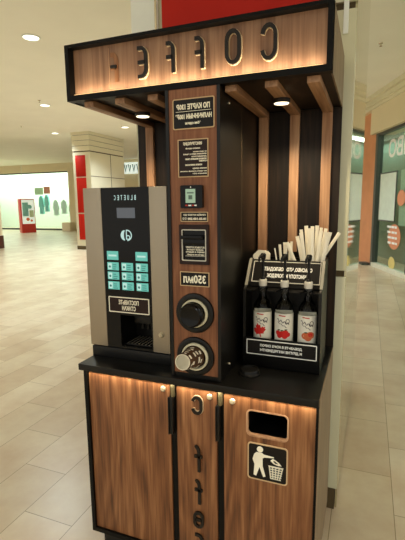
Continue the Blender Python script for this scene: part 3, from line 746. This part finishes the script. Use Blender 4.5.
# ================================================================== CONDIMENT ORGANISER
OX0, OX1, OY = .698, 1.026, .235
OG = thing('condiment_rack', (.858, .34, ZC), 'black rack with slanted top holding syrup bottles and straws at right of worktop', 'rack')
prof = [(OY, ZC+.001), (OY, 1.272), (.262, 1.285), (.345, 1.392), (.47, 1.392), (.47, ZC+.001)]
for x0, x1 in ((OX0, OX0+.012), (OX1-.012, OX1)):
    s = MB('tower_side'); k = len(prof)
    s.add([(x, p[0], p[1]) for x in (x0, x1) for p in prof], [list(range(k)), list(range(k, 2*k))]+[[i, (i+1) % k, k+(i+1) % k, k+i] for i in range(k)])
    s.build('side_panel', OG)
xi0, xi1 = OX0+.012, OX1-.012
s = MB('black').box(xi0, xi1, OY+.004, .468, ZC+.001, .945).box(xi0, xi1, .335, .345, .945, 1.29).box(xi0, xi1, .458, .468, .945, 1.388).box(xi0, xi1, .345, .458, 1.19, 1.2); s.build('body', OG)
s = MB('black').box(xi0-.012, xi1+.012, OY-.004, OY+.004, ZC+.002, 1.062, .001); s.build('front_board', OG)
for x0, x1 in ((OX0, OX0+.012), (OX1-.012, OX1)):
    s = MB('rack_edge_light', Matrix(((0, 0, 1, 0), (1, 0, 0, 0), (0, 1, 0, 0), (0, 0, 0, 1)))).poly([(.2615, 1.2855), (.3445, 1.3925), (.3425, 1.3935), (.2595, 1.2865)], x0, x1); s.build('lit_edge', OG)  # thin strip puts the light caught by the slanted edge into colour
# lip with notches for the bottle necks
NX = (.773, .867, .966); NY = .283
s = MB('black', Matrix(((1, 0, 0, 0), (0, 1, 0, 0), (0, 0, 1, 1.266), (0, 0, 0, 1))))
pts = [(xi0, .308), (xi0, OY+.002)]
for x in NX: pts += [(x-.030, OY+.002)]+[(x+.022*math.cos(t), NY-.004+.022*math.sin(t)) for t in [math.radians(200-220*i/10) for i in range(11)]]+[(x+.030, OY+.002)]
pts += [(xi1, OY+.002), (xi1, .308)]
s.poly(pts, 0, .005); s.build('notched_shelf', OG)
SV = Vector((0, .052, .088)).normalized(); so_ = Vector((0, .302, 1.276)); SL = plane(so_, (1, 0, 0), SV); SLh = .128
s = MB('black', SL).box(xi0, xi1, 0, SLh, -.006, 0); s.build('slanted_panel', OG)
gx = (.715, 1.008, .020, .118)
g = sign('courtesy_sign', *gx, .002, 'sign_black', 'grey_print', OG, T=SL, bw=.0028, th=.002)
lettering(g, (('СПАСИБО, ЧТО СОБЛЮДАЕТЕ', .14, .88, .52, .74), ('ЧИСТОТУ И ПОРЯДОК', .22, .80, .20, .42)), *gx, T=SL, mat='white_print', n=.002, bold=.045)
OFt = front(OY-.004); gx = (.717, 1.013, .990, 1.054)
g = sign('syrup_sign', *gx, .003, 'sign_black', 'white_print', OG, T=OFt, bw=.0026, th=.002)
lettering(g, (('ДОБАВЬТЕ В КОФЕ СИРОП', .20, .80, .54, .76), ('И ДРУГИЕ ИНГРЕДИЕНТЫ', .20, .80, .22, .44)), *gx, T=OFt, mat='white_print', n=.002, bold=.05)

# syrup bottles
def bottle(x, kind, lab):
    y, z = NY, .9455
    t = thing('syrup_bottle', (x, y, z), lab, 'bottle', 'syrup bottles in the rack')
    MB('glass').lathe([(.034, 0), (.0385, .004), (.0385, .242), (.036, .256), (.027, .272), (.017, .288), (.0130, .305), (.0115, .330), (.0125, .333), (.0125, .338)], (x, y, z), seg=36).build('glass_body', t)
    lb = MB('label_white').lathe([(.0391, .09), (.0393, .092), (.0393, .226), (.0391, .228)], (x, y, z), seg=48, close=False).build('label', t)
    R = .0396
    s = MB()
    def wrap(pts, mat, close=True):       # a polygon of the print laid round the bottle
        bm = bmesh.new(); bm.faces.new([bm.verts.new((p[0], p[1], 0)) for p in pts])
        bmesh.ops.triangulate(bm, faces=bm.faces[:]); bmesh.ops.subdivide_edges(bm, edges=bm.edges[:], cuts=1)
        rr = R+.0002*len(s.mats)
        s.m(mat)
        for v in bm.verts:
                        a = v.co.x*1.15/R+.05; v.co = Vector((x+math.sin(a)*rr, y-math.cos(a)*rr, z+v.co.y))
        s.take(bm)
    def blob(cx, cz, r, mat, rz=None): wrap([(cx+r*math.cos(2*PI*i/14), cz+(rz or r)*math.sin(2*PI*i/14)) for i in range(14)], mat)
    def band(pts, wd, mat):
        L, Rr = [], []
        for i, p in enumerate(pts):
            q0 = Vector(pts[max(0, i-1)]); q1 = Vector(pts[min(len(pts)-1, i+1)]); d = (q1-q0).normalized(); nn = Vector((-d.y, d.x))
            L.append(Vector(p)+nn*wd/2); Rr.append(Vector(p)-nn*wd/2)
        for i in range(len(pts)-1): wrap([tuple(Rr[i]), tuple(Rr[i+1]), tuple(L[i+1]), tuple(L[i])], mat)
    band([(-.016+.0032*i, .221-.0003*i) for i in range(9)], .0045, 'red_print')
    band([(-.022+.003*i, .203-.0012*i+.006*math.sin(i*1.5)) for i in range(16)], .0028, 'ink')
    band([(-.020+.0035*i, .192-.0022*i+.003*math.sin(i*1.9)) for i in range(11)], .0022, 'ink')
    band([(.018+.007*math.cos(t), .196+.010*math.sin(t)) for t in [2*PI*i/10 for i in range(11)]], .0024, 'ink')
    if kind == 'maple':
        half = [(0, .052), (.005, .040), (.010, .043), (.009, .028), (.017, .034), (.018, .029), (.026, .030), (.022, .022), (.026, .018), (.014, .008), (.015, .003), (.002, .005), (.002, -.008)]
        pts = half+[(-a, bq) for a, bq in half[::-1]][:-1]
        a = math.radians(14)
        wrap([(-.002+px*math.cos(a)-pz*math.sin(a), .128+px*math.sin(a)+pz*math.cos(a)) for px, pz in [(p[0]*1.05, p[1]*1.05) for p in pts]], 'fruit_red')
    elif kind == 'berry':
        for cx, cz, r in ((-.018, .122, .010), (-.004, .118, .012), (.010, .124, .011), (.020, .116, .009), (-.012, .110, .009), (.008, .109, .010)): blob(cx, cz+.022, r*1.1, 'fruit_red')
        for cx, cz in ((-.014, .134), (-.002, .132), (.012, .136)): blob(cx, cz+.024, .0055, 'leaf_green', .0028)
    else:
        for cx, cz, r in ((-.004, .120, .013), (.014, .124, .014), (.006, .112, .012)): blob(cx, cz+.022, r*1.1, 'fruit_orange')
        blob(.014, .148, .0085, 'fruit_red'); blob(-.002, .157, .006, 'leaf_green', .0028)
    s.build('print', lb)
    MB('cap_white').lathe([(.0165, .338), (.0172, .340), (.0172, .364), (.0150, .367)], (x, y, z), seg=28).build('cap', t)
    p_ = MB('black_sat').lathe([(.011, .367), (.009, .375), (.0055, .378), (.0055, .452), (.010, .455), (.011, .462), (.012, .474), (.008, .479)], (x, y, z), seg=20)
    p_.tube([(x, y, z+.467), (x-.004, y-.03, z+.470), (x-.006, y-.046, z+.464), (x-.0065, y-.050, z+.450)], [.0065, .006, .005, .0045], 10)
    p_.build('pump', t)
bottle(NX[0], 'maple', 'syrup bottle with red maple leaf on its label')
bottle(NX[1], 'berry', 'syrup bottle with red strawberries on its label')
bottle(NX[2], 'peach', 'syrup bottle with orange peaches on its label')

# wrapped straws fanned out of the rack, each a flat paper sleeve
def sleeve(base, top, wd, th, name, lab, cat, grp, twist=0):
    b0, t0 = Vector(base), Vector(top); d = (t0-b0); L = d.length; d.normalize()
    s_ = d.cross(Vector((0, -1, 0))).normalized(); n_ = s_.cross(d).normalized()
    c, sn = math.cos(twist), math.sin(twist); s2 = s_*c+n_*sn; n2 = n_*c-s_*sn
    m = MB('paper'); vs, fs = [], []
    secs = [(0, 1, .12), (.05, .96, .9), (.5, .96, 1), (.93, .96, .9), (.985, 1, .1), (1, 1, .1)]
    K = 10
    for (t, a, bq) in secs:
        for i in range(K):
            an = 2*PI*i/K; vs.append(b0+d*(L*t)+s2*(math.copysign(abs(math.cos(an))**.7, math.cos(an))*wd/2*a)+n2*(math.sin(an)*th/2*bq))
    for j in range(len(secs)-1):
        for i in range(K): q = (i+1) % K; fs.append([j*K+i, j*K+q, (j+1)*K+q, (j+1)*K+i])
    fs.append(list(range(K))[::-1]); fs.append([(len(secs)-1)*K+i for i in range(K)])
    m.add(vs, fs, True); return tag(m.build(name, origin=base, angle=60), lab, cat, grp)
zb = 1.2008
straws = [  # base x, base y, top x, top y, top z
 (.962, .385, .856, .375, 1.487), (.955, .400, .884, .405, 1.512), (.945, .415, .897, .43, 1.540), (.950, .430, .916, .445, 1.556), (.955, .378, .905, .372, 1.530),
 (.958, .395, .925, .39, 1.548), (.960, .410, .938, .41, 1.556), (.962, .432, .955, .44, 1.558), (.968, .380, .940, .375, 1.540), (.970, .400, .958, .396, 1.552),
 (.972, .418, .974, .42, 1.550), (.974, .436, .992, .445, 1.545), (.978, .384, .978, .38, 1.538), (.980, .402, .998, .405, 1.532), (.984, .420, 1.012, .425, 1.530), (1.004, .372, 1.008, .366, 1.515)]
for i, (a, bq, c, d, e) in enumerate(straws):
    lab = 'white paper wrapped straw in the fanned bundle at rack right'
    if i == 0: lab = 'white paper wrapped straw leaning farthest left out of the big bundle'
    sleeve((a+(.006 if i < 11 else -.012 if i < 13 else -.024), bq, zb), (c+(.022 if i > 4 else .012 if i else 0), d, e-.022), .0165, .005, 'wrapped_straw', lab, 'straw', 'paper wrapped straws in the rack', random.uniform(-.5, .5))
sleeve((.888, .449, zb+.001), (1.071, .447, 1.505), .0155, .005, 'wrapped_straw', 'white paper wrapped straw leaning alone to the right beside the big bundle', 'straw', 'paper wrapped straws in the rack', .1)
for i, (a, bq, c, d, e) in enumerate(((.838, .39, .802, .38, 1.437), (.845, .40, .820, .40, 1.452), (.850, .415, .838, .42, 1.460), (.858, .39, .850, .385, 1.455), (.862, .405, .866, .41, 1.458), (.868, .42, .868, .43, 1.464))):
    sleeve((a, bq, zb), (c, d, e), .013 if i else .006, .004, 'stirrer_sachet', 'white paper stirrer sachet in the short bunch left of the straws' if i else 'thin white stirrer leaning left out of the short bunch', 'stirrer', 'short white sachets in the rack', random.uniform(-.4, .4))
# napkins
for k in range(4):
    s = MB('paper', front(.372+.012*k)); x0 = .700+.002*k
    s.poly([(x0, zb), (x0+.070, zb), (x0+.070, 1.408), (x0+.060, 1.425-.002*k), (x0+.030, 1.428-.002*k), (x0+.006, 1.405)], -.003, .003)
    tag(s.build('napkin', origin=(x0+.035, .372+.012*k, zb)), 'white folded napkin standing in left end of the rack' if k else 'foremost white folded napkin in left end of the rack', 'napkin', 'napkins in the rack')
# loose black cup lid
t = tag(MB('tower_side').lathe([(.0425, .0005), (.0455, .002), (.0455, .007), (.042, .010), (.040, .022), (.038, .024), (.034, .024), (.033, .018), (.012, .017)], (.752, .150, ZC), seg=48).build('cup_lid', origin=(.752, .15, ZC)), 'round black plastic cup lid lying on the worktop', 'lid')

# ================================================================== LIGHT
wd = bpy.data.worlds.new('world'); SC.world = wd; wd.use_nodes = True
bg = wd.node_tree.nodes['Background']; bg.inputs[0].default_value = (1, .97, .88, 1); bg.inputs[1].default_value = .95
SC.view_settings.view_transform = 'Standard'; SC.view_settings.look = 'None'; SC.view_settings.gamma = 1; SC.view_settings.exposure = 0
SC.view_settings.use_curve_mapping = False
SC.cycles.use_denoising = True
SC.cycles.max_bounces = 10
